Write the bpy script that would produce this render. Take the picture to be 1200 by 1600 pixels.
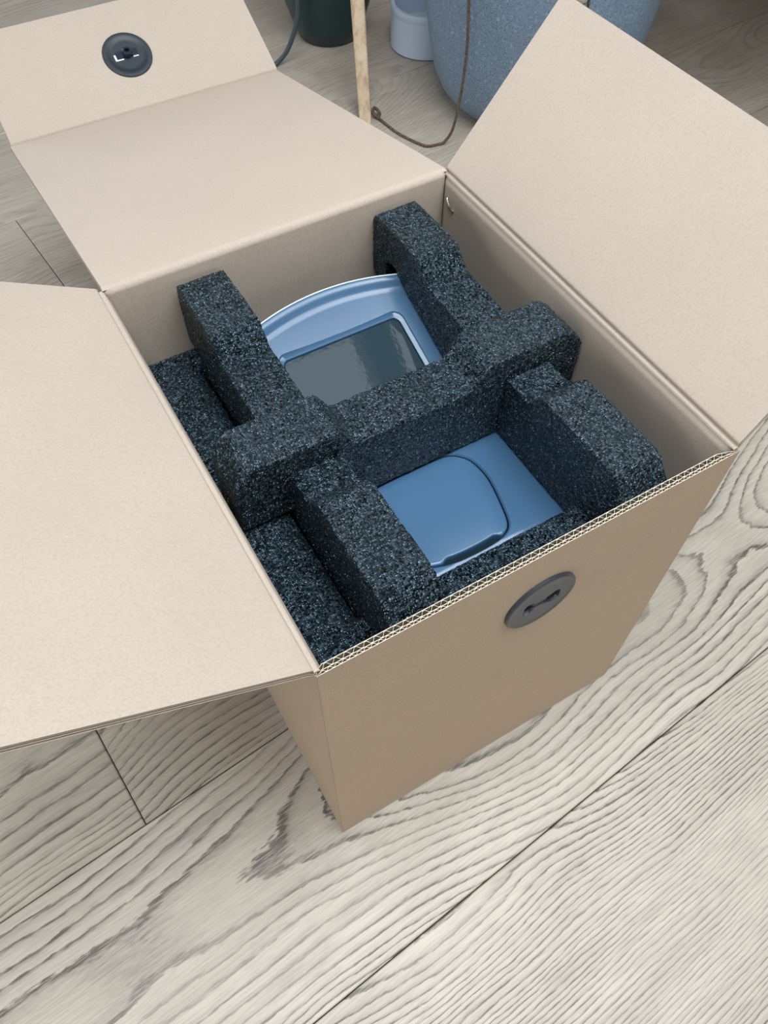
import bpy, bmesh, math, random
from mathutils import Vector, Matrix, noise

random.seed(7)
SC = bpy.context.scene
COL = SC.collection
for _o in list(bpy.data.objects):
    bpy.data.objects.remove(_o)

# ------------------------------------------------------------------ camera
S = 0.40                       # metres per box width; the box is S wide
cam_d = bpy.data.cameras.new('camera')
cam = bpy.data.objects.new('camera', cam_d)
COL.objects.link(cam)
cam_d.sensor_fit = 'VERTICAL'
cam_d.sensor_height = 24.0
cam_d.lens = 24.0 * 1245.12 / 1600.0
cam_d.clip_start = 0.02
RIGHT = Vector((0.86398, -0.50350, 0.00444))
DOWN = Vector((-0.41604, -0.71881, -0.55698))
FWD = Vector((0.28363, 0.47937, -0.83051))
m = Matrix((RIGHT, -DOWN, -FWD)).transposed().to_4x4()
m.translation = Vector((-0.17127, -0.51685, 2.53026)) * S
cam.matrix_world = m
SC.camera = cam

# ------------------------------------------------------------------ world, lights, exposure
world = bpy.data.worlds.new('world')
SC.world = world
world.use_nodes = True
wb = world.node_tree.nodes['Background']
wb.inputs[0].default_value = (0.80, 0.90, 1.0, 1)
wb.inputs[1].default_value = 0.8
SC.view_settings.view_transform = 'Standard'
SC.view_settings.look = 'None'
SC.view_settings.exposure = 0.27
SC.view_settings.gamma = 1.0
SC.view_settings.use_curve_mapping = False

# daylight and added fill lamps sit in or just outside the window openings
def area_light(name, loc, target, sx, sy, power, color):
    d = bpy.data.lights.new(name, 'AREA')
    d.shape = 'RECTANGLE'
    d.size, d.size_y = sx, sy
    d.energy = power
    d.color = color
    o = bpy.data.objects.new(name, d)
    COL.objects.link(o)
    o.location = loc
    o.rotation_euler = (Vector(target) - Vector(loc)).to_track_quat('-Z', 'Y').to_euler()
    return o

# daylight through the roof and back-left windows; front and left lamps are added fill
area_light('rooflight_daylight', (0.50, -0.26, 2.86), (0.50, -0.26, 0), 2.4, 1.38, 110, (0.93, 0.975, 1.0))
area_light('back_window_daylight', (-1.6, 3.9, 1.5), (-0.4, 0.2, 0.6), 2.0, 1.6, 42, (0.86, 0.90, 1.0))
area_light('front_fill', (0.6, -2.9, 0.7), (0.5, 0.2, 0.2), 2.4, 1.0, 13, (1.0, 0.94, 0.88))  # low fill behind the camera, put in to brighten the box front
area_light('left_fill', (-2.95, -0.6, 1.1), (-0.2, 0.2, 0.3), 2.0, 0.8, 21, (1.0, 0.97, 0.94))  # added fill that brightens the left face of the box

# ------------------------------------------------------------------ material helpers
def newmat(name):
    mt = bpy.data.materials.new(name)
    mt.use_nodes = True
    nt = mt.node_tree
    bs = nt.nodes['Principled BSDF']
    return mt, nt, bs

def N(nt, kind, **kw):
    n = nt.nodes.new(kind)
    for k, v in kw.items():
        setattr(n, k, v)
    return n

def L(nt, a, b):
    nt.links.new(a, b)

def ramp(nt, fac, stops, interp='LINEAR'):
    r = N(nt, 'ShaderNodeValToRGB')
    r.color_ramp.interpolation = interp
    el = r.color_ramp.elements
    while len(el) < len(stops):
        el.new(0.5)
    for e, (p, c) in zip(el, stops):
        e.position = p
        e.color = (*c, 1) if len(c) == 3 else c
    L(nt, fac, r.inputs[0])
    return r.outputs[0]

def noise_tex(nt, vec, scale, detail=3, rough=0.5, dist=0.0):
    n = N(nt, 'ShaderNodeTexNoise')
    n.inputs['Scale'].default_value = scale
    n.inputs['Detail'].default_value = detail
    n.inputs['Roughness'].default_value = rough
    n.inputs['Distortion'].default_value = dist
    if vec is not None:
        L(nt, vec, n.inputs['Vector'])
    return n.outputs['Fac']

def mapping(nt, vec, scale=(1, 1, 1), loc=(0, 0, 0)):
    mp = N(nt, 'ShaderNodeMapping')
    mp.inputs['Scale'].default_value = scale
    mp.inputs['Location'].default_value = loc
    L(nt, vec, mp.inputs['Vector'])
    return mp.outputs[0]

def mathn(nt, op, a, b=None, c=None, clamp=False):
    n = N(nt, 'ShaderNodeMath', operation=op, use_clamp=clamp)
    for i, v in enumerate((a, b, c)):
        if v is None:
            continue
        if isinstance(v, (int, float)):
            n.inputs[i].default_value = v
        else:
            L(nt, v, n.inputs[i])
    return n.outputs[0]

def mixc(nt, fac, a, b, mode='MIX'):
    n = N(nt, 'ShaderNodeMix', data_type='RGBA', blend_type=mode)
    for sock, v in ((n.inputs[0], fac), (n.inputs[6], a), (n.inputs[7], b)):
        if isinstance(v, (int, float)):
            sock.default_value = v
        elif isinstance(v, tuple):
            sock.default_value = (*v, 1)
        else:
            L(nt, v, sock)
    return n.outputs[2]

def bump(nt, bs, height, strength, dist):
    b = N(nt, 'ShaderNodeBump')
    b.inputs['Strength'].default_value = strength
    b.inputs['Distance'].default_value = dist
    L(nt, height, b.inputs['Height'])
    L(nt, b.outputs[0], bs.inputs['Normal'])

def objco(nt):
    return N(nt, 'ShaderNodeTexCoord').outputs['Object']

def plain(name, col, rough=0.5, metal=0.0, coat=0.0):
    mt, nt, bs = newmat(name)
    bs.inputs['Base Color'].default_value = (*col, 1)
    bs.inputs['Roughness'].default_value = rough
    bs.inputs['Metallic'].default_value = metal
    bs.inputs['Coat Weight'].default_value = coat
    v = objco(nt)
    n = noise_tex(nt, v, 180, 2)
    bump(nt, bs, n, 0.03, 0.001)
    return mt

def kraft_material(name, base, dark, light):
    mt, nt, bs = newmat(name)
    v = objco(nt)
    big = noise_tex(nt, v, 9, 4, 0.6)
    fib = noise_tex(nt, mapping(nt, v, (1, 1, 0.55)), 520, 3, 0.65)
    spk = noise_tex(nt, v, 330, 2, 0.5)
    c = mixc(nt, ramp(nt, big, [(0.3, (0, 0, 0)), (0.7, (1, 1, 1))]), base, tuple(x * 1.06 for x in base))
    c = mixc(nt, ramp(nt, fib, [(0.38, (0.55, 0.55, 0.55)), (0.53, (0, 0, 0))]), c, dark)
    c = mixc(nt, ramp(nt, spk, [(0.60, (0, 0, 0)), (0.74, (0.38, 0.38, 0.38))]), c, light)
    L(nt, c, bs.inputs['Base Color'])
    bs.inputs['Roughness'].default_value = 0.72
    bs.inputs['Specular IOR Level'].default_value = 0.3
    bump(nt, bs, fib, 0.04, 0.0005)
    return mt

M_KRAFT = kraft_material('kraft_liner', (0.450, 0.382, 0.322), (0.40, 0.332, 0.265), (0.515, 0.445, 0.37))
M_KRAFT_OUT = kraft_material('kraft_outer_liner', (0.415, 0.318, 0.228), (0.355, 0.268, 0.19), (0.475, 0.375, 0.28))
M_PAPER = plain('paper_edge', (0.74, 0.66, 0.53), 0.8)
M_FLUTE = plain('fluting_paper', (0.29, 0.23, 0.165), 0.85)  # darkened paper: the shade inside the flute holes is put into its colour

def foam_material():
    mt, nt, bs = newmat('black_bead_foam')
    v = objco(nt)
    wv = N(nt, 'ShaderNodeTexVoronoi', feature='F1')
    wv.inputs['Scale'].default_value = 520
    L(nt, v, wv.inputs['Vector'])
    sep = N(nt, 'ShaderNodeSeparateColor')
    L(nt, wv.outputs['Color'], sep.inputs[0])
    # every bead has its own facet direction: a tilt per cell, so some catch the light
    nrm = N(nt, 'ShaderNodeNewGeometry').outputs['Normal']
    sub = N(nt, 'ShaderNodeVectorMath', operation='SUBTRACT')
    L(nt, wv.outputs['Color'], sub.inputs[0])
    sub.inputs[1].default_value = (0.5, 0.5, 0.5)
    scl = N(nt, 'ShaderNodeVectorMath', operation='SCALE')
    L(nt, sub.outputs[0], scl.inputs[0])
    scl.inputs['Scale'].default_value = 1.45
    b = N(nt, 'ShaderNodeBump')
    b.inputs['Strength'].default_value = 0.9
    b.inputs['Distance'].default_value = 0.0026
    inv = mathn(nt, 'SUBTRACT', 1.0, wv.outputs['Distance'])
    L(nt, inv, b.inputs['Height'])
    add = N(nt, 'ShaderNodeVectorMath', operation='ADD')
    L(nt, b.outputs[0], add.inputs[0])
    L(nt, scl.outputs[0], add.inputs[1])
    nn = N(nt, 'ShaderNodeVectorMath', operation='NORMALIZE')
    L(nt, add.outputs[0], nn.inputs[0])
    L(nt, nn.outputs[0], bs.inputs['Normal'])
    c = ramp(nt, sep.outputs[0], [(0.0, (0.002, 0.005, 0.008)), (0.55, (0.007, 0.014, 0.021)), (1.0, (0.055, 0.082, 0.108))])
    L(nt, c, bs.inputs['Base Color'])
    r = ramp(nt, sep.outputs[1], [(0.0, (0.12, 0.12, 0.12)), (1.0, (0.42, 0.42, 0.42))])
    L(nt, r, bs.inputs['Roughness'])
    bs.inputs['Specular IOR Level'].default_value = 0.8
    bs.inputs['Specular Tint'].default_value = (0.62, 0.86, 1.0, 1)
    return mt
M_FOAM = foam_material()

def floor_material():
    mt, nt, bs = newmat('limed_oak_plank')
    v = objco(nt)
    def attr(nm):
        a = N(nt, 'ShaderNodeAttribute', attribute_type='OBJECT', attribute_name=nm)
        return a.outputs['Fac']
    seed, pith, tint, depth = attr('grain_seed'), attr('grain_pith'), attr('grain_tint'), attr('grain_depth')
    rings, vivid = attr('grain_rings'), attr('grain_contrast')
    sp = N(nt, 'ShaderNodeSeparateXYZ')
    L(nt, v, sp.inputs[0])
    cmb = N(nt, 'ShaderNodeCombineXYZ')
    L(nt, mathn(nt, 'ADD', sp.outputs[0], seed), cmb.inputs[0])
    L(nt, sp.outputs[1], cmb.inputs[1])
    L(nt, seed, cmb.inputs[2])
    p = cmb.outputs[0]
    # the board is sawn from a trunk: distance from a wandering pith gives growth rings
    wob = noise_tex(nt, mapping(nt, p, (1.1, 0.3, 1)), 1.0, 1, 0.4)
    dep = noise_tex(nt, mapping(nt, p, (1.3, 0.9, 1), (3.1, 0, 5)), 1.0, 2, 0.35)
    fine = noise_tex(nt, mapping(nt, p, (7, 20, 1), (0, 7, 2)), 1.0, 3, 0.5)
    micro = noise_tex(nt, mapping(nt, p, (60, 260, 1), (0, 3, 9)), 1.0, 2, 0.5)
    vv = mathn(nt, 'ADD', mathn(nt, 'SUBTRACT', sp.outputs[1], pith), mathn(nt, 'MULTIPLY', mathn(nt, 'SUBTRACT', wob, 0.5), 0.16))
    dd = mathn(nt, 'ADD', mathn(nt, 'MULTIPLY', mathn(nt, 'SUBTRACT', dep, 0.5), 0.30), depth)
    r = mathn(nt, 'SQRT', mathn(nt, 'ADD', mathn(nt, 'MULTIPLY', vv, vv), mathn(nt, 'MULTIPLY', dd, dd)))
    r = mathn(nt, 'ADD', r, mathn(nt, 'MULTIPLY', mathn(nt, 'SUBTRACT', fine, 0.5), 0.009))
    r = mathn(nt, 'ADD', r, mathn(nt, 'MULTIPLY', mathn(nt, 'SUBTRACT', micro, 0.5), 0.0024))
    ringn = noise_tex(nt, None, 26, 1, 0.5)
    rn = nt.nodes[-1]
    rn.noise_dimensions = '1D'
    L(nt, r, rn.inputs['W'])
    ph = mathn(nt, 'ADD', mathn(nt, 'MULTIPLY', r, rings), mathn(nt, 'MULTIPLY', ringn, 2.6))
    fr = mathn(nt, 'FRACT', ph)
    line = ramp(nt, fr, [(0.0, (0, 0, 0)), (0.45, (0.04, 0.04, 0.04)), (0.74, (0.34, 0.34, 0.34)), (0.86, (1, 1, 1)), (0.95, (0.9, 0.9, 0.9)), (1.0, (0, 0, 0))])
    pore = noise_tex(nt, mapping(nt, p, (38, 520, 1), (0, 0, 4)), 1.0, 3, 0.62)
    poreR = ramp(nt, pore, [(0.36, (0, 0, 0)), (0.56, (1, 1, 1))])
    gm = noise_tex(nt, mapping(nt, p, (2.5, 9, 1), (11, 0, 1)), 1.0, 2, 0.5)
    gmr = ramp(nt, gm, [(0.30, (0.35, 0.35, 0.35)), (0.66, (1, 1, 1))])
    ln = mathn(nt, 'MULTIPLY', mathn(nt, 'MULTIPLY', line, mathn(nt, 'ADD', mathn(nt, 'MULTIPLY', poreR, 0.6), 0.4)), gmr)
    blotch = noise_tex(nt, mapping(nt, p, (5, 30, 1), (5, 2, 8)), 1.0, 4, 0.6)
    base = mixc(nt, ramp(nt, blotch, [(0.3, (0, 0, 0)), (0.7, (1, 1, 1))]), (0.415, 0.370, 0.310), (0.505, 0.458, 0.39))
    streak = noise_tex(nt, mapping(nt, p, (22, 420, 1), (2, 9, 3)), 1.0, 3, 0.6)
    base = mixc(nt, ramp(nt, streak, [(0.40, (0.42, 0.42, 0.42)), (0.56, (0, 0, 0))]), base, (0.30, 0.27, 0.235))
    dpa = noise_tex(nt, mapping(nt, p, (5, 26, 1), (15, 4, 2)), 1.0, 5, 0.62)
    base = mixc(nt, ramp(nt, dpa, [(0.62, (0, 0, 0)), (0.78, (0.6, 0.6, 0.6))]), base, (0.20, 0.18, 0.17))
    col = mixc(nt, mathn(nt, 'MULTIPLY', ln, vivid, clamp=True), base, (0.100, 0.087, 0.074))
    col = mixc(nt, 1.0, col, mixc(nt, tint, (0.80, 0.775, 0.74), (1.0, 1.0, 1.0)), 'MULTIPLY')
    L(nt, col, bs.inputs['Base Color'])
    bs.inputs['Roughness'].default_value = 0.42
    bs.inputs['Specular IOR Level'].default_value = 0.4
    h = mathn(nt, 'SUBTRACT', 1.0, mathn(nt, 'ADD', mathn(nt, 'MULTIPLY', ln, 0.7), mathn(nt, 'MULTIPLY', streak, 0.5)))
    bump(nt, bs, h, 0.25, 0.0012)
    return mt
M_FLOOR = floor_material()
M_JOINT = plain('dark_joint', (0.06, 0.05, 0.042), 0.9)
M_WALL = plain('white_wall_paint', (0.46, 0.45, 0.43), 0.85)
M_BLACKP = plain('black_plastic', (0.030, 0.036, 0.044), 0.34)
M_BLACKK = plain('black_plastic_key', (0.012, 0.020, 0.038), 0.30)
M_WHITEP = plain('white_plastic', (0.80, 0.84, 0.88), 0.45)
M_BLUEP = plain('blue_grey_plastic', (0.050, 0.120, 0.222), 0.22)
M_RIM = plain('pale_plastic_edge', (0.72, 0.80, 0.78), 0.35)
M_GLASS = plain('display_glass', (0.024, 0.044, 0.058), 0.04)
M_GLASS.node_tree.nodes['Principled BSDF'].inputs['IOR'].default_value = 1.17
M_DARK = plain('dark_recess', (0.006, 0.014, 0.020), 0.9)
M_DARK.node_tree.nodes['Principled BSDF'].inputs['Specular IOR Level'].default_value = 0.15
M_WASHER = plain('matt_black_plastic', (0.016, 0.025, 0.036), 0.5)
M_GREEN = plain('dark_green_glaze', (0.006, 0.030, 0.034), 0.32)
M_CAN = plain('white_ceramic', (0.50, 0.60, 0.74), 0.35)
M_CABLE = plain('dark_rubber_cable', (0.035, 0.055, 0.065), 0.5)
M_METAL = plain('staple_metal', (0.75, 0.72, 0.66), 0.3, metal=1.0)
M_BEAD = plain('pale_tag', (0.55, 0.52, 0.46), 0.7)

def pot_material():
    mt, nt, bs = newmat('speckled_fibre_stone')
    v = objco(nt)
    n1 = noise_tex(nt, v, 380, 2, 0.6)
    n2 = noise_tex(nt, v, 150, 3, 0.6)
    c = mixc(nt, ramp(nt, n1, [(0.36, (0.8, 0.8, 0.8)), (0.50, (0, 0, 0))]), (0.17, 0.245, 0.335), (0.07, 0.105, 0.145))
    c = mixc(nt, ramp(nt, n2, [(0.58, (0, 0, 0)), (0.72, (0.8, 0.8, 0.8))]), c, (0.33, 0.42, 0.53))
    L(nt, c, bs.inputs['Base Color'])
    bs.inputs['Roughness'].default_value = 0.6
    bump(nt, bs, n1, 0.2, 0.001)
    return mt
M_POT = pot_material()

def wood_material():
    mt, nt, bs = newmat('pale_pine')
    v = objco(nt)
    g = noise_tex(nt, mapping(nt, v, (60, 60, 1.6)), 1.0, 4, 0.6, 0.6)
    c = ramp(nt, g, [(0.30, (0.30, 0.20, 0.12)), (0.48, (0.46, 0.35, 0.235)), (0.70, (0.55, 0.44, 0.32))])
    L(nt, c, bs.inputs['Base Color'])
    bs.inputs['Roughness'].default_value = 0.55
    return mt
M_WOOD = wood_material()

def twine_material():
    mt, nt, bs = newmat('brown_twine')
    v = objco(nt)
    g = noise_tex(nt, v, 240, 3, 0.6)
    c = ramp(nt, g, [(0.35, (0.040, 0.028, 0.020)), (0.65, (0.130, 0.095, 0.068))])
    L(nt, c, bs.inputs['Base Color'])
    bs.inputs['Roughness'].default_value = 0.85
    bump(nt, bs, g, 0.4, 0.001)
    return mt
M_TWINE = twine_material()

# ------------------------------------------------------------------ object helpers
def link(name, me, parent=None, mats=()):
    o = bpy.data.objects.new(name, me)
    COL.objects.link(o)
    for mt in mats:
        me.materials.append(mt)
    if parent is not None:
        o.parent = parent
    return o

def from_bm(name, bm, mats, parent=None, smooth=None):
    bmesh.ops.recalc_face_normals(bm, faces=bm.faces[:])
    me = bpy.data.meshes.new(name)
    bm.to_mesh(me)
    bm.free()
    if smooth is not None:
        shade(me, smooth)
    return link(name, me, parent, mats if isinstance(mats, (list, tuple)) else [mats])

def shade(me, angle):
    for p in me.polygons:
        p.use_smooth = True
    me.set_sharp_from_angle(angle=math.radians(angle))

def empty(name, loc, label, cat, group=None):
    o = bpy.data.objects.new(name, None)
    COL.objects.link(o)
    o.location = loc
    o.empty_display_size = 0.05
    o['label'], o['category'] = label, cat
    if group:
        o['group'] = group
    return o

def tag(o, label, cat):
    o['label'], o['category'] = label, cat
    return o

def structure(o):
    o['kind'] = 'structure'
    return o

def add_box(bm, x0, x1, y0, y1, z0, z1, mat=0):
    vs = [bm.verts.new((x, y, z)) for z in (z0, z1) for y in (y0, y1) for x in (x0, x1)]
    for f in ((0, 2, 3, 1), (4, 5, 7, 6), (0, 1, 5, 4), (2, 6, 7, 3), (0, 4, 6, 2), (1, 3, 7, 5)):
        bm.faces.new([vs[i] for i in f]).material_index = mat

def tube(bm, pts, r, seg=8, mat=0, r1=None):
    """swept round tube through pts, Catmull-Rom smoothed"""
    P = [Vector(p) for p in pts]
    Q = []
    if len(P) > 2:
        E = [2 * P[0] - P[1]] + P + [2 * P[-1] - P[-2]]
        for i in range(1, len(E) - 2):
            for k in range(6):
                t = k / 6
                a, b, c, d = E[i - 1], E[i], E[i + 1], E[i + 2]
                Q.append(0.5 * ((2 * b) + (c - a) * t + (2 * a - 5 * b + 4 * c - d) * t * t + (3 * b - a - 3 * c + d) * t ** 3))
        Q.append(P[-1])
    else:
        Q = P
    rings = []
    ref = Vector((0.3, 0.5, 0.8)).normalized()
    for i, q in enumerate(Q):
        d = (Q[min(i + 1, len(Q) - 1)] - Q[max(i - 1, 0)]).normalized()
        n = d.cross(ref).normalized()
        b = d.cross(n)
        rr = r if r1 is None else r + (r1 - r) * i / (len(Q) - 1)
        rings.append([bm.verts.new(q + rr * (math.cos(2 * math.pi * k / seg) * n + math.sin(2 * math.pi * k / seg) * b)) for k in range(seg)])
    for a, b in zip(rings, rings[1:]):
        for k in range(seg):
            bm.faces.new((a[k], a[(k + 1) % seg], b[(k + 1) % seg], b[k])).material_index = mat
    bm.faces.new(rings[0][::-1]).material_index = mat
    bm.faces.new(rings[-1]).material_index = mat

def lathe(bm, prof, seg=64, c=(0, 0, 0), mat=0):
    rings = []
    for r, z in prof:
        if r < 1e-6:
            rings.append([bm.verts.new((c[0], c[1], c[2] + z))])
        else:
            rings.append([bm.verts.new((c[0] + r * math.cos(2 * math.pi * k / seg), c[1] + r * math.sin(2 * math.pi * k / seg), c[2] + z)) for k in range(seg)])
    for a, b in zip(rings, rings[1:]):
        for k in range(seg):
            k2 = (k + 1) % seg
            if len(a) == 1:
                bm.faces.new((a[0], b[k], b[k2])).material_index = mat
            elif len(b) == 1:
                bm.faces.new((a[k], a[k2], b[0])).material_index = mat
            else:
                bm.faces.new((a[k], a[k2], b[k2], b[k])).material_index = mat

def loft(bm, loops, cap=True, mat=0):
    R = [[bm.verts.new(p) for p in lp] for lp in loops]
    n = len(R[0])
    for a, b in zip(R, R[1:]):
        for k in range(n):
            bm.faces.new((a[k], a[(k + 1) % n], b[(k + 1) % n], b[k])).material_index = mat
    if cap:
        bm.faces.new(R[0][::-1]).material_index = mat
        bm.faces.new(R[-1]).material_index = mat
    return R

def rrect(x0, x1, y0, y1, r, n=8):
    out = []
    for cx, cy, a0 in ((x1 - r, y0 + r, -90), (x1 - r, y1 - r, 0), (x0 + r, y1 - r, 90), (x0 + r, y0 + r, 180)):
        for k in range(n + 1):
            a = math.radians(a0 + 90 * k / n)
            out.append((cx + r * math.cos(a), cy + r * math.sin(a)))
    return out

def bake(o, mods):
    """apply modifiers (name, type, settings) to an object by replacing its mesh"""
    for ty, st in mods:
        md = o.modifiers.new(ty.lower(), ty)
        for k, v in st.items():
            setattr(md, k, v)
    dg = bpy.context.evaluated_depsgraph_get()
    me = bpy.data.meshes.new_from_object(o.evaluated_get(dg))
    old = o.data
    o.modifiers.clear()
    o.data = me
    me.name = o.name
    bpy.data.meshes.remove(old)
    return o

def sstep(a, b, x):
    t = min(1.0, max(0.0, (x - a) / (b - a)))
    return t * t * (3 - 2 * t)

# ------------------------------------------------------------------ the room (setting)
FA = math.radians(5.6)         # the boards run almost across the box
subfloor = bpy.data.meshes.new('floor')
bm = bmesh.new()
add_box(bm, -3.2, 4.2, -3.2, 4.2, -0.05, -0.0145)
floor = structure(from_bm('floor', bm, M_JOINT))
cF, sF = math.cos(FA), math.sin(FA)

seams = [-2.60, -1.84, -1.08, -0.355, 0.371, 1.13, 1.89, 2.65, 3.415, 4.20, 4.97, 5.74, 6.5, 7.27, 8.04]
row_joint = {0: 2.2, 1: -2.6, 2: 2.6, 3: 4.2, 4: -0.469, 5: 3.0, 6: -2.2, 7: 0.31, 8: 3.3, 9: -1.4, 10: 2.0, 11: -0.4, 12: 3.1, 13: 1.2}
row_look = {2: (8.6, 0.175, 0.93, 0.05, 185.0), 3: (-0.62, 0.0, 1.0, 0.13, 125.0), 4: (5.2, 0.03, 0.45, 0.12, 125.0)}
PL = 5.6                       # board length in box widths
for i, (a, b) in enumerate(zip(seams, seams[1:])):
    v0, v1 = a * cF * S, b * cF * S
    w = v1 - v0
    u = row_joint[i] - PL * 3
    k = 0
    while u < 11:
        ua, ub = u * S, (u + PL) * S
        u += PL
        cx = (ua + ub) / 2
        if cx < -4.4 or cx > 5.4:
            continue
        g = 0.0006
        ox = -0.32 if i == 3 and k == 2 else cx          # the board's own origin (its grain starts there)
        xa, xb, hw, e = ua + g - ox, ub - g - ox, w / 2 - g, 0.0014
        cx = ox
        dz = random.uniform(-0.00012, 0.00012)
        bm = bmesh.new()
        loft(bm, [[(xa, -hw, -0.0145), (xb, -hw, -0.0145), (xb, hw, -0.0145), (xa, hw, -0.0145)],
                  [(xa, -hw, -e), (xb, -hw, -e), (xb, hw, -e), (xa, hw, -e)],
                  [(xa + e, -hw + e, 0), (xb - e, -hw + e, 0), (xb - e, hw - e, 0), (xa + e, hw - e, 0)]])
        pl = from_bm('plank', bm, M_FLOOR, floor)
        cv = (v0 + v1) / 2
        pl.location = (cx * cF - cv * sF, cx * sF + cv * cF, dz)
        pl.rotation_euler = (0, 0, FA)
        look = row_look.get(i)
        rs = random.Random(i * 31 + k)
        pl['grain_seed'] = (look[0] if look else rs.uniform(0, 40)) + 2.37 * k
        pl['grain_pith'] = look[1] if look else rs.choice((-1, 1)) * rs.uniform(0.10, 0.2)
        pl['grain_tint'] = look[2] if look else rs.uniform(0.45, 0.85)
        pl['grain_rings'] = look[4] if look else rs.uniform(115.0, 160.0)
        pl['grain_contrast'] = 1.3 if i < 5 else 0.45
        pl['grain_depth'] = look[3] if look else rs.uniform(0.10, 0.16)
        k += 1

def wall(name, boxes):
    bm = bmesh.new()
    for b_ in boxes:
        add_box(bm, *b_)
    return structure(from_bm(name, bm, M_WALL))
RX0, RX1, RY0, RY1, RZ = -3.0, 4.0, -3.0, 4.0, 2.7
wall('wall_left', [(RX0 - .1, RX0, RY0, -1.6, -0.05, RZ), (RX0 - .1, RX0, 0.4, RY1, -0.05, RZ),
                   (RX0 - .1, RX0, -1.6, 0.4, -0.05, 0.7), (RX0 - .1, RX0, -1.6, 0.4, 1.5, RZ)])
wall('wall_right', [(RX1, RX1 + .1, RY0, RY1, -0.05, RZ)])
wall('wall_back', [(RX0, -2.6, RY1, RY1 + .1, -0.05, RZ), (-0.6, RX1, RY1, RY1 + .1, -0.05, RZ),
                   (-2.6, -0.6, RY1, RY1 + .1, -0.05, 0.7), (-2.6, -0.6, RY1, RY1 + .1, 2.3, RZ)])
wall('wall_front', [(RX0, -0.6, RY0 - .1, RY0, -0.05, RZ), (1.8, RX1, RY0 - .1, RY0, -0.05, RZ),
                    (-0.6, 1.8, RY0 - .1, RY0, -0.05, 0.2), (-0.6, 1.8, RY0 - .1, RY0, 1.3, RZ)])
HX0, HX1, HY0, HY1 = -0.7, 1.7, -0.95, 0.43      # roof window opening
bm = bmesh.new()
for b_ in ((RX0, HX0, RY0, RY1), (HX1, RX1, RY0, RY1), (HX0, HX1, RY0, HY0), (HX0, HX1, HY1, RY1)):
    add_box(bm, *b_, RZ, RZ + 0.1)
structure(from_bm('ceiling', bm, M_WALL))
bm = bmesh.new()
for bx in (0.0, 1.03):
    add_box(bm, bx, bx + 0.13, HY0 - 0.05, HY1 + 0.05, RZ - 0.11, RZ + 0.02)
structure(from_bm('trim_1', bm, M_WALL))           # two beams across the roof window

# ------------------------------------------------------------------ cardboard box
D, H, T = 1.13557, 1.21887, 0.018
box = empty('cardboard_box', (0.5 * S, 0.5 * D * S, 0),
            'large open brown double-wall cardboard box with flaps folded out, standing on the oak floor', 'box')
BL = Vector(box.location)
EL = 0.0011                    # liner thickness

def path(pts, bends):
    """outer-face polyline -> list of pieces of samples (pos, normal-to-inner, tau)"""
    return pts

def sheet(name, samples, emb, parent, nu=4, taper=None, pitch=0.0205, flute=True, cap=M_PAPER):
    """corrugated sheet: samples along the flutes = (a, b, na, nb, tau); emb(uhat, v, a, b) -> xyz in box widths.
    t is the distance from the outer face; taper(u) scales it across the sheet."""
    bm = bmesh.new()
    tp = taper or (lambda u: 1.0)
    V = len(samples)
    def pt(u, j, t):
        a, b, na, nb, tau = samples[j]
        tt = t * tau * tp(u)
        x, y, z = emb(u, j / (V - 1), a + na * tt, b + nb * tt)
        return (x * S - BL.x, y * S - BL.y, z * S - BL.z)
    us = [k / nu for k in range(nu + 1)] if isinstance(nu, int) else nu
    tm = T * 0.40
    for t0, t1 in ((0, EL), (tm - EL / 2, tm + EL / 2), (T - EL, T)):
        g = [[[bm.verts.new(pt(u, j, t)) for j in range(V)] for u in us] for t in (t0, t1)]
        for i in range(len(us) - 1):
            for j in range(V - 1):
                bm.faces.new((g[0][i][j], g[0][i][j + 1], g[0][i + 1][j + 1], g[0][i + 1][j])).material_index = 3 if t0 == 0 else 0
                bm.faces.new((g[1][i][j], g[1][i + 1][j], g[1][i + 1][j + 1], g[1][i][j + 1]))
        for i in range(len(us) - 1):
            for j in (0, V - 1):
                bm.faces.new((g[0][i][j], g[0][i + 1][j], g[1][i + 1][j], g[1][i][j])).material_index = 1
        for j in range(V - 1):
            for i in (0, len(us) - 1):
                bm.faces.new((g[0][i][j], g[0][i][j + 1], g[1][i][j + 1], g[1][i][j])).material_index = 1
    if flute:
        for (t0, t1, pf, ph) in ((EL, tm - EL / 2, 0.72, 0.3), (tm + EL / 2, T - EL, 1.0, 0.0)):
            n = int(round(1.0 / (pitch * pf))) * 8
            half = (t1 - t0) / 2
            e2 = EL * 0.42
            rows = []
            for i in range(n + 1):
                u = i / n
                wv = math.sin(2 * math.pi * (i / 8.0 + ph))
                wv = max(-1, min(1, wv * 1.15))
                tc = (t0 + t1) / 2 + wv * (half - e2)
                rows.append([[bm.verts.new(pt(u, j, tc - e2)) for j in range(V)], [bm.verts.new(pt(u, j, tc + e2)) for j in range(V)]])
            for r0, r1 in zip(rows, rows[1:]):
                for j in range(V - 1):
                    bm.faces.new((r0[0][j], r0[0][j + 1], r1[0][j + 1], r1[0][j])).material_index = 2
                    bm.faces.new((r0[1][j], r1[1][j], r1[1][j + 1], r0[1][j + 1])).material_index = 2
                for j in (0, V - 1):
                    bm.faces.new((r0[0][j], r1[0][j], r1[1][j], r0[1][j])).material_index = 1
    me = bpy.data.meshes.new(name)
    bmesh.ops.recalc_face_normals(bm, faces=bm.faces[:])
    bm.to_mesh(me)
    bm.free()
    shade(me, 40)
    return link(name, me, parent, [M_KRAFT, cap, M_FLUTE, M_KRAFT_OUT])

def crush(s, lo=0.72, dip=0.0, d=0.016):
    return lo + (1 - lo) * sstep(0.0, d, s) - dip * math.exp(-((s - 0.006) / 0.0035) ** 2)

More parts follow.
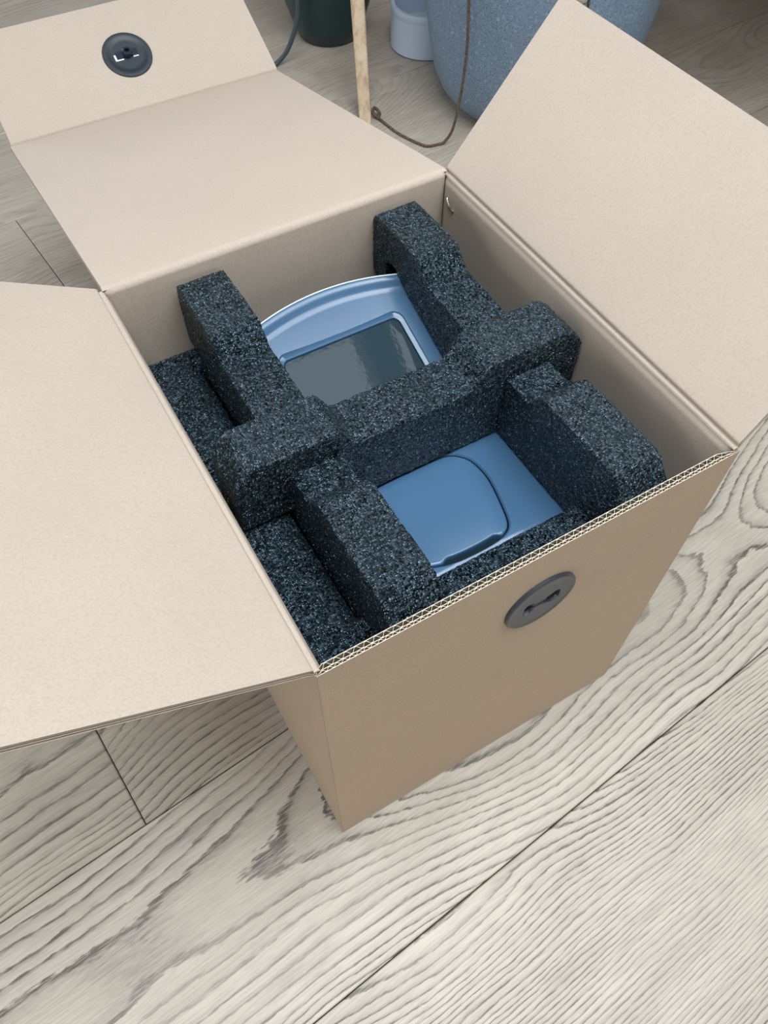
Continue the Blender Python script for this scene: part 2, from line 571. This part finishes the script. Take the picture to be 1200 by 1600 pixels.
def straight(p0, ang, length, n, crush0=False, crush1=False, dip=0.0):
    """samples from p0 along ang (radians in the a,b plane); inner normal is 90 deg clockwise of travel"""
    ss = sorted(set([k / n for k in range(n + 1)] +
                    ([x / length for x in (0.002, 0.004, 0.006, 0.008, 0.011, 0.014, 0.018)] if crush0 else []) +
                    ([1 - x / length for x in (0.004, 0.008, 0.014, 0.02)] if crush1 else [])))
    out = []
    for s in ss:
        l = s * length
        tau = 1.0
        if crush0:
            tau = min(tau, crush(l, dip=dip))
        if crush1:
            tau = min(tau, crush(length - l))
        out.append((p0[0] + math.cos(ang) * l, p0[1] + math.sin(ang) * l, math.sin(ang), -math.cos(ang), tau))
    return out

def arc(p, a0, a1, n, tau=0.72):
    return [(p[0], p[1], math.sin(a), -math.cos(a), tau) for a in [a0 + (a1 - a0) * k / n for k in range(n + 1)]]

UP = math.pi / 2
def end_taper(u, w):
    return 0.12 + 0.88 * min(1.0, min(u, 1 - u) / w)
EU = [0, .006, .012, .02, .03, .05, .2, .4, .6, .8, .95, .97, .98, .988, .994, 1]

# back wall -> lid -> tuck flap (mirrored plane: a runs towards the camera so the inside lies clockwise)
# in this plane a = D - y
LA = UP + math.radians(90 + 11.5)            # travel direction of the lid after the bend (a is -y)
TA = LA - math.radians(39.5)
LIDL, TUCKL = 1.128, 0.41
def emb_back(x0a, x1a, x0b, x1b):
    def f(u, v, a, b):
        xa, xb = x0a + (x0b - x0a) * v, x1a + (x1b - x1a) * v
        return (xa + (xb - xa) * u, D - a, b)
    return f
hb = (0.0, H - 0.002)
half = UP + (LA - UP) / 2
wall_s = straight((0, 0.02), UP, H - 0.022, 6) + arc(hb, UP, half, 6, 1.0)[1:]
sheet('back_wall', wall_s, emb_back(0.0, 1.0, 0.0, 1.0), box, nu=EU, taper=lambda u: end_taper(u, 0.02))
lid_end = (hb[0] + math.cos(LA) * LIDL, hb[1] + math.sin(LA) * LIDL)
tm_ = (LA + TA) / 2
lid_s = arc(hb, half, LA, 6, 1.0) + straight(hb, LA, LIDL, 14, False, True)[1:] + arc(lid_end, LA, tm_, 2)[1:]
sheet('lid_panel', lid_s, emb_back(0.008, 0.992, 0.010, 0.985), box, nu=4)
tuck_s = arc(lid_end, tm_, TA, 2) + straight(lid_end, TA, TUCKL, 6, True, dip=0.2)[1:]
sheet('tuck_flap', tuck_s, emb_back(0.008, 0.987, 0.022, 0.994), box, nu=4)

# side walls with their flaps; for the left side a = x (inside is +x, travel up keeps the inside clockwise)
def side_emb(sign, y0a, y1a, y0b, y1b):
    def f(u, v, a, b):
        ya, yb = y0a + (y0b - y0a) * v, y1a + (y1b - y1a) * v
        y = ya + (yb - ya) * u
        return (a if sign > 0 else 1 - a, y, b)
    return f
hs = (0.0, H - 0.002)
def side(sign, nm, ang_front, ang_back, length, yfront, curl):
    fold = UP + math.radians(90 - (ang_front + ang_back) / 2)
    mid = UP + (fold - UP) / 2
    ws = straight((0, 0.02), UP, H - 0.022, 6, crush1=True) + arc(hs, UP, mid, 3)[1:]
    sheet(nm + '_wall', ws, side_emb(sign, 0.0, D, 0.0, D), box, nu=EU, taper=lambda u: end_taper(u, 0.02))
    fs = arc(hs, mid, fold, 3) + straight(hs, fold, length, 14, True, dip=0.32)[1:]
    dev = math.radians(ang_back - ang_front)
    base = math.radians((ang_front + ang_back) / 2)
    def f(u, v, a, b):
        # twist about the crease: the flap stands steeper at one end than at the other
        da, db = a - hs[0], b - hs[1]
        l = math.hypot(da, db)
        th = -dev * (u - 0.5) + 0
        th += curl * (l / length) ** 2 * (1 - u)
        ra = da * math.cos(th) - db * math.sin(th)
        rb = da * math.sin(th) + db * math.cos(th)
        w = min(1.0, l / length)
        ya = 0.006 + (yfront - 0.006) * w
        y = ya + (D - 0.006 - ya) * u
        a2, b2 = hs[0] + ra, hs[1] + rb
        return (a2 if sign > 0 else 1 - a2, y, b2)
    sheet(nm + '_flap', fs, f, box, nu=10)
side(+1, 'left', 32.3, 28.3, 0.56, 0.004, 0.0)
side(-1, 'right', 51.5, 50.0, 0.50, 0.032, 0.0)

# front wall: no flap, its cut top edge shows both layers of fluting; both ends are crushed into the corners
def emb_front(u, v, a, b):
    return (u, a, b)
fr_s = [(a, b, 1.0, 0.0, 1.0) for a, b, *_ in straight((0, 0.02), UP, H - 0.02, 6)]
def front_taper(u):
    return 0.10 + 0.90 * min(1.0, min(u / 0.016, (1 - u) / 0.045))
sheet('front_wall', fr_s, emb_front, box, nu=EU, taper=front_taper)
bm = bmesh.new()
add_box(bm, 0.001 * S - BL.x, 0.999 * S - BL.x, 0.001 * S - BL.y, (D - 0.001) * S - BL.y, 0.0005, 0.02 * S)
from_bm('bottom_panel', bm, M_KRAFT, box)

# staple in the right wall near the far corner
bm = bmesh.new()
sx = (1 - T) * S - BL.x - 0.0008
def sp_(y, z, dx=0.0):
    return (sx - dx, y * S - BL.y, z * S)
tube(bm, [sp_(1.098, 1.172, -0.004), sp_(1.092, 1.172, 0.0012), sp_(1.080, 1.160, 0.0025), sp_(1.066, 1.145, 0.0012), sp_(1.060, 1.142, -0.004)], 0.0011, 6)
from_bm('staple', bm, M_METAL, box, 60)

# ---- black twist locks: one through the front wall (its outside), one on the tuck flap (its inside)
def disc_frame(c, ex, ey):
    ex, ey = Vector(ex).normalized(), Vector(ey).normalized()
    ez = ex.cross(ey)
    mm = Matrix((ex, ey, ez)).transposed().to_4x4()
    mm.translation = Vector(c) * S - BL
    return mm

def outline_slot(k=1.0):
    # bow-tie opening: wide rounded ends, narrow waist
    up = [(-0.048, 0.000), (-0.047, 0.010), (-0.041, 0.0155), (-0.030, 0.0150), (-0.021, 0.0115), (-0.012, 0.0102), (0.0, 0.0100),
          (0.012, 0.0102), (0.021, 0.0115), (0.030, 0.0150), (0.041, 0.0155), (0.047, 0.010), (0.048, 0.000)]
    dn = [(x, -y) for x, y in up[::-1][1:-1]]
    return [(x * k, y * k * 1.45) for x, y in up + dn]

fm = disc_frame((0.523, 0.0, 1.0085), (1, 0, 0), (0, 0, 1))    # z axis points out of the front (-y)
bm = bmesh.new()
R0 = 0.0905
ol = outline_slot()
def polar_ring(r):
    # ring of points matched to the slot outline by angle
    return [(r * math.cos(math.atan2(y, x)), r * math.sin(math.atan2(y, x))) for x, y in fine]
fine = []
for i in range(len(ol)):
    (xa, ya), (xb, yb) = ol[i], ol[(i + 1) % len(ol)]
    for k in range(4):
        fine.append((xa + (xb - xa) * k / 4, ya + (yb - ya) * k / 4))
def ring3(pts, z):
    return [(x * S, y * S, z * S) for x, y in pts]
def circ_ring(r, z):
    n = len(fine)
    return [(r * math.cos(math.pi - 2 * math.pi * i / n) * S, r * math.sin(math.pi - 2 * math.pi * i / n) * S, z * S) for i in range(n)]
loft(bm, [circ_ring(R0, 0.0003), circ_ring(R0, 0.0065), circ_ring(R0 - 0.002, 0.0092), circ_ring(R0 - 0.006, 0.0100), circ_ring(R0 - 0.0085, 0.0092),
          circ_ring(0.064, 0.0090), ring3(fine, 0.0088), ring3([(x * .97, y * .95) for x, y in fine], 0.0008)], cap=False)
fdisc = from_bm('twist_lock', bm, M_BLACKP, box, 35)
fdisc.matrix_local = fm
fdisc['label'] = 'round black lock on the front wall'
bm = bmesh.new()
loft(bm, [ring3([(x * 1.02, y * 1.04) for x, y in fine], 0.0004), ring3([(x * 1.02, y * 1.04) for x, y in fine], 0.0012)])
from_bm('lock_recess', bm, M_DARK, fdisc)  # near-black slot floor, standing in for the shade of a deeper slot
bm = bmesh.new()
loft(bm, [[(x * S, y * S, z * S) for x, y in rrect(-0.016 - e, 0.016 + e, -0.0100, 0.0100, 0.002, 3)] for z, e in ((0.0012, 0.006), (0.0042, 0.002), (0.0052, 0.0))])
from_bm('lock_key', bm, M_BLACKK, fdisc, 30)

# inside washer on the tuck flap
ca, cb = math.cos(TA), math.sin(TA)
dt = 0.205
pin = (lid_end[0] + ca * dt + math.sin(TA) * T, lid_end[1] + cb * dt - math.cos(TA) * T)
tm2 = disc_frame((0.507, D - pin[0], pin[1]), (1, 0, 0), (0, -ca, cb))
bm = bmesh.new()
R1 = 0.0845
def cr(r, z, n=56):
    return [(r * math.cos(2 * math.pi * i / n) * S, r * math.sin(2 * math.pi * i / n) * S, z * S) for i in range(n)]
loft(bm, [cr(R1, 0.0003), cr(R1, 0.004), cr(R1 - 0.002, 0.0058), cr(R1 - 0.010, 0.0066), cr(R1 - 0.019, 0.0056), cr(R1 - 0.022, 0.0036), cr(0.05, 0.0034), cr(0.02, 0.0034)], cap=True)
tdisc = from_bm('twist_lock', bm, M_WASHER, box, 35)
tdisc.matrix_local = tm2
tdisc['label'] = 'round black lock washer on the tuck flap'
bm = bmesh.new()
loft(bm, [cr(0.0155, 0.003, 24), cr(0.0155, 0.024, 24), cr(0.0135, 0.026, 24), cr(0.0085, 0.026, 24), cr(0.0085, 0.012, 24)])
from_bm('lock_boss', bm, M_BLACKK, tdisc, 35)
bm = bmesh.new()
for s_ in (-1, 1):
    x0, x1 = (0.014, 0.036) if s_ > 0 else (-0.040, -0.014)
    loft(bm, [[(x * S, y * S, z * S) for x, y in rrect(x0, x1, -0.011, 0.013, 0.003, 3)] for z in (0.003, 0.0105)])
from_bm('lock_key', bm, M_BLACKK, tdisc, 30)
bm = bmesh.new()
for x0, x1, y0, y1 in ((-0.047, -0.0405, -0.016, 0.007), (-0.0405, -0.018, -0.0165, -0.0125), (0.017, 0.036, -0.0150, -0.0115)):
    add_box(bm, x0 * S, x1 * S, y0 * S, y1 * S, 0.003 * S, 0.006 * S)
add_box(bm, -0.006 * S, 0.004 * S, -0.004 * S, 0.000 * S, 0.011 * S, 0.0135 * S)
from_bm('white_key_strip', bm, M_WHITEP, tdisc)

# ------------------------------------------------------------------ foam cushions
def foamify(o, vox=0.0019, amp=0.0009):
    bake(o, [('REMESH', dict(mode='VOXEL', voxel_size=vox))])
    me = o.data
    me.update()
    co = [v.co.copy() for v in me.vertices]
    no = [v.normal.copy() for v in me.vertices]
    for v, c, n in zip(me.vertices, co, no):
        q = c * 340
        d = noise.noise(q) * amp + noise.noise(c * 70 + Vector((5, 5, 5))) * amp * 0.5
        v.co = c + n * d
    shade(me, 48)
    return o

def prism(bm, poly, axis, a0, a1):
    """extrude a 2D polygon; axis 'x': poly is (y, z); axis 'y': poly is (x, z)"""
    def P(p, a):
        return (a * S, p[0] * S, p[1] * S) if axis == 'x' else (p[0] * S, a * S, p[1] * S)
    A = [bm.verts.new(P(p, a0)) for p in poly]
    B = [bm.verts.new(P(p, a1)) for p in poly]
    n = len(poly)
    for k in range(n):
        bm.faces.new((A[k], A[(k + 1) % n], B[(k + 1) % n], B[k]))
    bm.faces.new(A[::-1])
    bm.faces.new(B)

ZF = 0.930                                      # flat front of the appliance
def zdev(y):
    return ZF if y < 0.64 else ZF + 0.3755 * (y - 0.64)

YB0, YB1 = 0.475, 0.605                         # cross bar
plank_top = [(1.114, 1.165), (1.104, 1.190), (1.090, 1.196), (0.892, 1.199), (0.876, 1.193), (0.846, 1.155), (0.830, 1.147),
             (YB1 + 0.002, 1.142), (YB1 + 0.002, 1.030), (YB0 - 0.002, 1.030), (YB0 - 0.002, 1.132),
             (0.395, 1.134), (0.382, 1.140), (0.350, 1.180), (0.334, 1.188), (0.110, 1.192), (0.090, 1.184), (0.046, 1.135), (0.040, 1.120)]
plank_bot = [(0.040, 1.004), (0.150, 1.004), (0.163, 0.985), (0.175, 0.936), (0.632, 0.936), (0.935, 1.054), (0.955, 1.068), (1.000, 1.092), (1.036, 1.080), (1.045, 1.004), (1.114, 1.004)]
plank_lip = [(0.170, 0.940), (1.040, 0.940), (1.040, 1.135), (YB1 + 0.002, 1.135), (YB1 + 0.002, 1.030), (YB0 - 0.002, 1.030), (YB0 - 0.002, 1.13), (0.170, 1.13)]
def long_cushion(x0, x1, lip, label):
    bm = bmesh.new()
    prism(bm, plank_top + plank_bot, 'x', x0, x1)
    prism(bm, plank_lip[::-1], 'x', *lip)               # the outer side comes down past the appliance
    o = from_bm('foam_cushion', bm, M_FOAM)
    foamify(o)
    return tag(o, label, 'foam')
long_cushion(0.178, 0.305, (0.1781, 0.197), 'long black foam cushion with a dipped middle, left of the display, running front to back')
long_cushion(0.750, 0.876, (0.857, 0.8759), 'long black foam cushion with a dipped middle, right of the display, near the right wall')

bar_top = [(0.975, 1.140), (0.960, 1.168), (0.928, 1.196), (0.910, 1.201), (0.705, 1.201), (0.692, 1.194), (0.665, 1.148), (0.648, 1.139),
           (0.350, 1.139), (0.338, 1.146), (0.312, 1.192), (0.300, 1.201), (0.100, 1.201), (0.085, 1.196), (0.056, 1.160), (0.048, 1.145)]
bar_bot = [(0.048, 1.004), (0.150, 1.004), (0.176, 1.004), (0.176, 1.033), (0.307, 1.033), (0.307, 0.936), (0.748, 0.936), (0.748, 1.033), (0.878, 1.033), (0.878, 1.004), (0.975, 1.004)]
bm = bmesh.new()
prism(bm, bar_top + bar_bot, 'y', YB0, YB1)
o = from_bm('foam_cushion', bm, M_FOAM)
foamify(o)
tag(o, 'black foam cross bar lying across both long cushions, with raised ends', 'foam')

# lower frame of foam round the appliance
bm = bmesh.new()
def rect3(x0, x1, y0, y1, z, zb=None):
    zb = z if zb is None else zb
    return [(x * S, y * S, zz * S) for x, y, zz in ((x0, y0, z), (x1, y0, z), (x1, y1, zb), (x0, y1, zb))]
loops = [rect3(0.022, 0.978, 0.024, 1.112, 0.03), rect3(0.022, 0.978, 0.024, 1.112, 0.985, 0.965), rect3(0.032, 0.968, 0.034, 1.104, 1.0, 0.976),
         rect3(0.128, 0.905, 0.155, 1.048, 1.0, 0.978), rect3(0.152, 0.895, 0.164, 1.042, 0.993, 0.972), rect3(0.168, 0.890, 0.168, 1.036, 0.972, 0.955), rect3(0.1765, 0.888, 0.170, 1.034, 0.93, 0.93), rect3(0.1765, 0.888, 0.170, 1.034, 0.03)]
R_ = loft(bm, loops, cap=False)
for k in range(4):
    bm.faces.new((R_[0][k], R_[-1][k], R_[-1][(k + 1) % 4], R_[0][(k + 1) % 4]))
o = from_bm('foam_tray', bm, M_FOAM)
foamify(o, 0.0024)
tag(o, 'lower black foam tray lining the box walls around the blue appliance', 'foam')

# ------------------------------------------------------------------ boxed appliance
DX0, DX1, DY0 = 0.201, 0.853, 0.178
dev = empty('benchtop_appliance', (0.525 * S, 0.6 * S, 0.03 * S),
            'blue-grey plastic bench appliance with a tilted display, packed between black foam in the box', 'appliance')
DL = Vector(dev.location)
def dl(x, y, z):
    return (x * S - DL.x, y * S - DL.y, z * S - DL.z)
def yback(x):
    return 1.022 - 0.78 * (x - 0.535) ** 2
bm = bmesh.new()
vs_list = [0, .006, .014, .026, .06, .15, .3, .45, .52, .55, .58, .62, .7, .8, .88, .93, .945, .955, .965, .973, .980, .986, .991, .9945, .997, 1.0]
NU = 40
us_list = [0, .005, .012, .022, .035] + [0.06 + 0.88 * k / NU for k in range(NU + 1)] + [.965, .978, .988, .995, 1]
def dev_z(x, v):
    y1 = yback(x)
    y = DY0 + (y1 - DY0) * v
    ymid = DY0 + (yback(0.535) - DY0) * v       # height follows v so creases bow with the rear edge
    z = ZF + 0.3755 * max(0.0, (y * 0.5 + ymid * 0.5) - 0.64)
    k = ymid - 0.64
    z += 0.010 * math.exp(-(k / 0.03) ** 2) * 0.5
    s = v
    if s > .955:
        z += 0.012 * sstep(.955, .986, s)       # turned-up lip at the rear
    return y, z
rows = []
for u in us_list:
    x = DX0 + (DX1 - DX0) * u
    row = []
    for v in vs_list:
        y, z = dev_z(x, v)
        du = min(u, 1 - u) * (DX1 - DX0)
        dv = v * (yback(x) - DY0)
        db_ = (1 - v) * (yback(x) - DY0)
        for d_, r_ in ((du, 0.018), (dv, 0.02), (db_, 0.0045)):
            if d_ < r_:
                z -= r_ - math.sqrt(max(0, r_ * r_ - (r_ - d_) ** 2))
        row.append(bm.verts.new(dl(x, y, z)))
    rows.append(row)
for a, b in zip(rows, rows[1:]):
    for j in range(len(vs_list) - 1):
        bm.faces.new((a[j], b[j], b[j + 1], a[j + 1]))
border = [r[0] for r in rows] + rows[-1][1:] + [r[-1] for r in rows[::-1][1:]] + rows[0][::-1][1:-1]
low = [bm.verts.new((v.co.x, v.co.y, 0.45 * S - DL.z)) for v in border]
n = len(border)
for k in range(n):
    bm.faces.new((border[k], low[k], low[(k + 1) % n], border[(k + 1) % n]))
bm.faces.new(low)
housing = from_bm('housing', bm, M_BLUEP, dev)

def cut(target, bm, solver='EXACT'):
    c = from_bm('cutter', bm, M_DARK)
    c.location = target.matrix_world.translation if target.parent is None else DL
    bpy.context.view_layer.update()
    bake(target, [('BOOLEAN', dict(operation='DIFFERENCE', object=c, solver=solver))])
    me = c.data
    bpy.data.objects.remove(c)
    bpy.data.meshes.remove(me)

def tz(x, y):
    """height of the tilted console at (x, y)"""
    y1 = yback(x)
    v = (y - DY0) / (y1 - DY0)
    ymid = DY0 + (yback(0.535) - DY0) * v
    return ZF + 0.3755 * max(0.0, (y * 0.5 + ymid * 0.5) - 0.64)

# recess for the display
bm = bmesh.new()
SX0, SX1, SY0, SY1 = 0.337, 0.711, 0.672, 0.905
def srr(ins, r, off):
    return [dl(x, y, ZF + 0.3755 * (y - 0.64) + off - 0.0045) for x, y in rrect(SX0 + ins, SX1 - ins, SY0 + ins, SY1 - ins, r, 8)]
loft(bm, [srr(0.0115, 0.020, -0.020), srr(0.0115, 0.020, 0.0005), srr(0.0095, 0.022, 0.0015), srr(0.0, 0.030, 0.0045), srr(-0.004, 0.034, 0.012)])
cut(housing, bm)
# pocket for the hatch and its finger slot
hatch = [(0.362, 0.232), (0.380, 0.222), (0.401, 0.215), (0.430, 0.206), (0.47, 0.200), (0.53, 0.199), (0.576, 0.203), (0.598, 0.210), (0.612, 0.219), (0.622, 0.233),
         (0.629, 0.251), (0.642, 0.30), (0.652, 0.347), (0.655, 0.380), (0.652, 0.415), (0.645, 0.440), (0.632, 0.458), (0.614, 0.473), (0.583, 0.483), (0.50, 0.485), (0.42, 0.484),
         (0.375, 0.478), (0.350, 0.462), (0.338, 0.43), (0.334, 0.38), (0.336, 0.30), (0.345, 0.25)]
def dense(poly, k=4):
    out = []
    n_ = len(poly)
    for i in range(n_):
        p0, p1, p2, p3 = [Vector(poly[(i + j) % n_]) for j in (-1, 0, 1, 2)]
        for q in range(k):
            t = q / k
            out.append(0.5 * ((2 * p1) + (p2 - p0) * t + (2 * p0 - 5 * p1 + 4 * p2 - p3) * t * t + (3 * p1 - p0 - 3 * p2 + p3) * t ** 3))
    return out
HD = dense(hatch)
hc = sum(HD, Vector((0, 0))) / len(HD)
def inset(d):
    out = []
    n_ = len(HD)
    for i in range(n_):
        tn = (HD[(i + 1) % n_] - HD[i - 1]).normalized()
        out.append(HD[i] + Vector((-tn.y, tn.x)) * d)
    return out
bm = bmesh.new()
loft(bm, [[dl(p.x, p.y, ZF + z) for p in inset(d)] for d, z in ((0.0005, -0.022), (0.0005, -0.004), (-0.0035, 0.0005), (-0.004, 0.02))])
cut(housing, bm)
shade(housing.data, 32)
if not housing.data.materials:
    housing.data.materials.append(M_BLUEP)

bm = bmesh.new()
def slotcut(p, d):
    # the front edge of the hatch is scooped away to leave a finger slot
    x, y = p.x, p.y
    w_ = sstep(0.416, 0.440, x) * (1 - sstep(0.566, 0.588, x)) if y < 0.27 else 0.0
    y += 0.015 * w_ * (1 - d / 0.055)
    return x, y
hl_ = []
for d, z in ((0.0045, -0.020), (0.0045, -0.007), (0.0058, -0.0025), (0.0085, -0.0004), (0.012, 0.0002)):
    hl_.append([dl(*slotcut(p, d), ZF + z) for p in inset(d)])
R_ = loft(bm, hl_, cap=False)
bm.faces.new(R_[0][::-1])
bm.faces.new(R_[-1])
hatch_o = from_bm('hatch_cover', bm, M_BLUEP, dev, 30)
bm = bmesh.new()
loft(bm, [[dl(p.x, p.y, ZF + z) for p in inset(0.001)] for z in (-0.0215, -0.0195)])
from_bm('hatch_seat', bm, M_DARK, dev)

bm = bmesh.new()
loft(bm, [srr(0.0135, 0.018, -0.018), srr(0.0135, 0.018, -0.0035), srr(0.0145, 0.017, -0.0028)])
from_bm('display', bm, M_GLASS, dev, 20)
bm = bmesh.new()
loft(bm, [srr(0.0116, 0.020, -0.0198), srr(0.0116, 0.020, -0.0185)])
from_bm('display_gap_shade', bm, M_DARK, dev)  # dark sheet under the glass that stands in for shadow in the gap
# pale moulded edge along the rear lip
bm = bmesh.new()
pts = []
for k in range(31):
    x = DX0 + 0.02 + (DX1 - DX0 - 0.04) * k / 30
    y, z = dev_z(x, 1.0)
    pts.append(dl(x, y - 0.0015, z - 0.0025))
tube(bm, pts, 0.0024 * S * 1.0, 8)
from_bm('rear_lip_edge', bm, M_RIM, dev, 60)

# ------------------------------------------------------------------ things behind the box
bm = bmesh.new()
gp = (0.899, 1.723)
lathe(bm, [(0, 0.0005), (0.070, 0.0005), (0.076, 0.004), (0.089, 0.035), (0.106, 0.082), (0.122, 0.15), (0.134, 0.22), (0.141, 0.28), (0.143, 0.285), (0.138, 0.286), (0.134, 0.27), (0.128, 0.25), (0, 0.25)], 72)
o = from_bm('plant_pot', bm, M_GREEN, None, 40)
o.location = (*gp, 0)
tag(o, 'dark green glazed pot tapering to its foot, behind the pale wooden pole', 'pot')

gy = empty('stone_planter', (1.16, 1.231, 0), 'large grey-blue speckled stone planter with a rounded base, behind the right flap', 'planter')
bm = bmesh.new()
lathe(bm, [(0, 0.0005), (0.150, 0.0005), (0.160, 0.004), (0.182, 0.018), (0.203, 0.042), (0.221, 0.08), (0.236, 0.15), (0.248, 0.24), (0.256, 0.34), (0.258, 0.42), (0.257, 0.44), (0.247, 0.442), (0.241, 0.43), (0.238, 0.38), (0, 0.38)], 96)
from_bm('planter_body', bm, M_POT, gy, 40)
bm = bmesh.new()
lathe(bm, [(0, 0.381), (0.12, 0.389), (0.232, 0.384)], 48)
so = from_bm('potting_soil', bm, M_TWINE, gy, 60)

cn = empty('white_pot', (1.079, 1.552, 0), 'small white glazed pot with a raised rim, beside the speckled planter', 'pot')
bm = bmesh.new()
lathe(bm, [(0, 0.0005), (0.080, 0.0005), (0.085, 0.005), (0.0845, 0.082), (0.0845, 0.084)], 64)
lathe(bm, [(0.0845, 0.084), (0.0853, 0.086), (0.0853, 0.098), (0.0835, 0.1010), (0.0765, 0.1015), (0.0745, 0.099), (0.073, 0.045), (0, 0.043)], 64)
bmesh.ops.remove_doubles(bm, verts=bm.verts[:], dist=0.0002)
from_bm('pot_body', bm, M_CAN, cn, 40)

# wooden pole: square, tapering and leaning a little
bm = bmesh.new()
b0, b1 = Vector((0.781, 1.325, 0.0)), Vector((0.829 + 0.07, 1.438 + 0.17, 0.50))
ax = Vector((0.86, -0.5, 0)).normalized()
ay = Vector((0.5, 0.86, 0)).normalized()
lp = []
for t, hw in ((0, 0.0128), (0.02, 0.0138), (0.5, 0.0155), (1, 0.0172)):
    c = b0.lerp(b1, t)
    lp.append([tuple(c + ax * x * hw + ay * y * hw - b0) for x, y in rrect(-1, 1, -1, 1, 0.35, 3)])
loft(bm, lp)
o = from_bm('wooden_pole', bm, M_WOOD, None, 40)
o.location = b0
tag(o, 'pale wooden pole standing on the floor in front of the dark green pot', 'pole')

bm = bmesh.new()
tw = [(0.903, 1.140, 0.42), (0.907, 1.139, 0.296), (0.910, 1.137, 0.227), (0.909, 1.137, 0.165), (0.905, 1.140, 0.098), (0.897, 1.146, 0.037), (0.885, 1.156, 0.008), (0.872, 1.161, 0.003), (0.845, 1.169, 0.003),
      (0.826, 1.212, 0.003), (0.816, 1.250, 0.003), (0.812, 1.290, 0.003), (0.809, 1.316, 0.004)]
tube(bm, tw, 0.0030, 8)
tube(bm, [(0.809, 1.313, 0.004), (0.803, 1.330, 0.010), (0.812, 1.338, 0.016), (0.818, 1.325, 0.008), (0.808, 1.318, 0.006)], 0.0036, 8)
o = from_bm('brown_twine', bm, M_TWINE, None, 60)
tag(o, 'thin brown twine hanging past the planter and trailing on the floor to a knot', 'twine')

bm = bmesh.new()
tube(bm, [(0.655, 1.67, 0.0056), (0.697, 1.642, 0.0056), (0.716, 1.639, 0.012), (0.736, 1.630, 0.035), (0.753, 1.623, 0.070), (0.764, 1.618, 0.105), (0.769, 1.617, 0.146), (0.771, 1.617, 0.32)], 0.0056, 10)
o = from_bm('dark_cable', bm, M_CABLE, None, 60)
tag(o, 'dark rubber cable curving down to the floor, left of the dark green pot', 'cable')

tb = empty('shading_table', (2.25, 1.55, 0), 'dark round-footed table added out of view on the right to shade the floor', 'table')  # unseen table, put in to darken the far right floor
bm = bmesh.new()
loft(bm, [[(x, y, z) for x, y in rrect(-0.95 + e, 0.95 - e, -0.95 + e, 0.75 - e, 0.08, 6)] for z, e in ((0.715, 0.006), (0.721, 0.0), (0.739, 0.0), (0.745, 0.006))])
from_bm('shading_top', bm, M_WOOD, tb, 40)
bm = bmesh.new()
lathe(bm, [(0, 0.0), (0.19, 0.0), (0.195, 0.012), (0.18, 0.022), (0.05, 0.05), (0.045, 0.40), (0.06, 0.70), (0.12, 0.7145), (0, 0.7145)], 40)
from_bm('shading_pedestal', bm, M_DARK, tb, 40)

ht = empty('hanging_tag', (1.066, 0.992, 0.27), 'small pale rounded tag on a dark cord, hanging in front of the speckled planter', 'tag')
bm = bmesh.new()
rr_ = []
for k in range(9):
    a = -math.pi / 2 + math.pi * k / 8
    rr_.append((max(1e-7, 0.013 * math.cos(a)), 0.017 * math.sin(a)))
lathe(bm, rr_, 20, (-0.008, 0.0015, 0.060))
from_bm('tag_body', bm, M_BEAD, ht, 60)
bm = bmesh.new()
tube(bm, [(0.008, -0.001, 0.025), (0.0075, -0.001, 0.045), (0.009, -0.002, 0.075), (0.009, -0.003, 0.17)], 0.0022, 6)
from_bm('tag_cord', bm, M_TWINE, ht, 60)
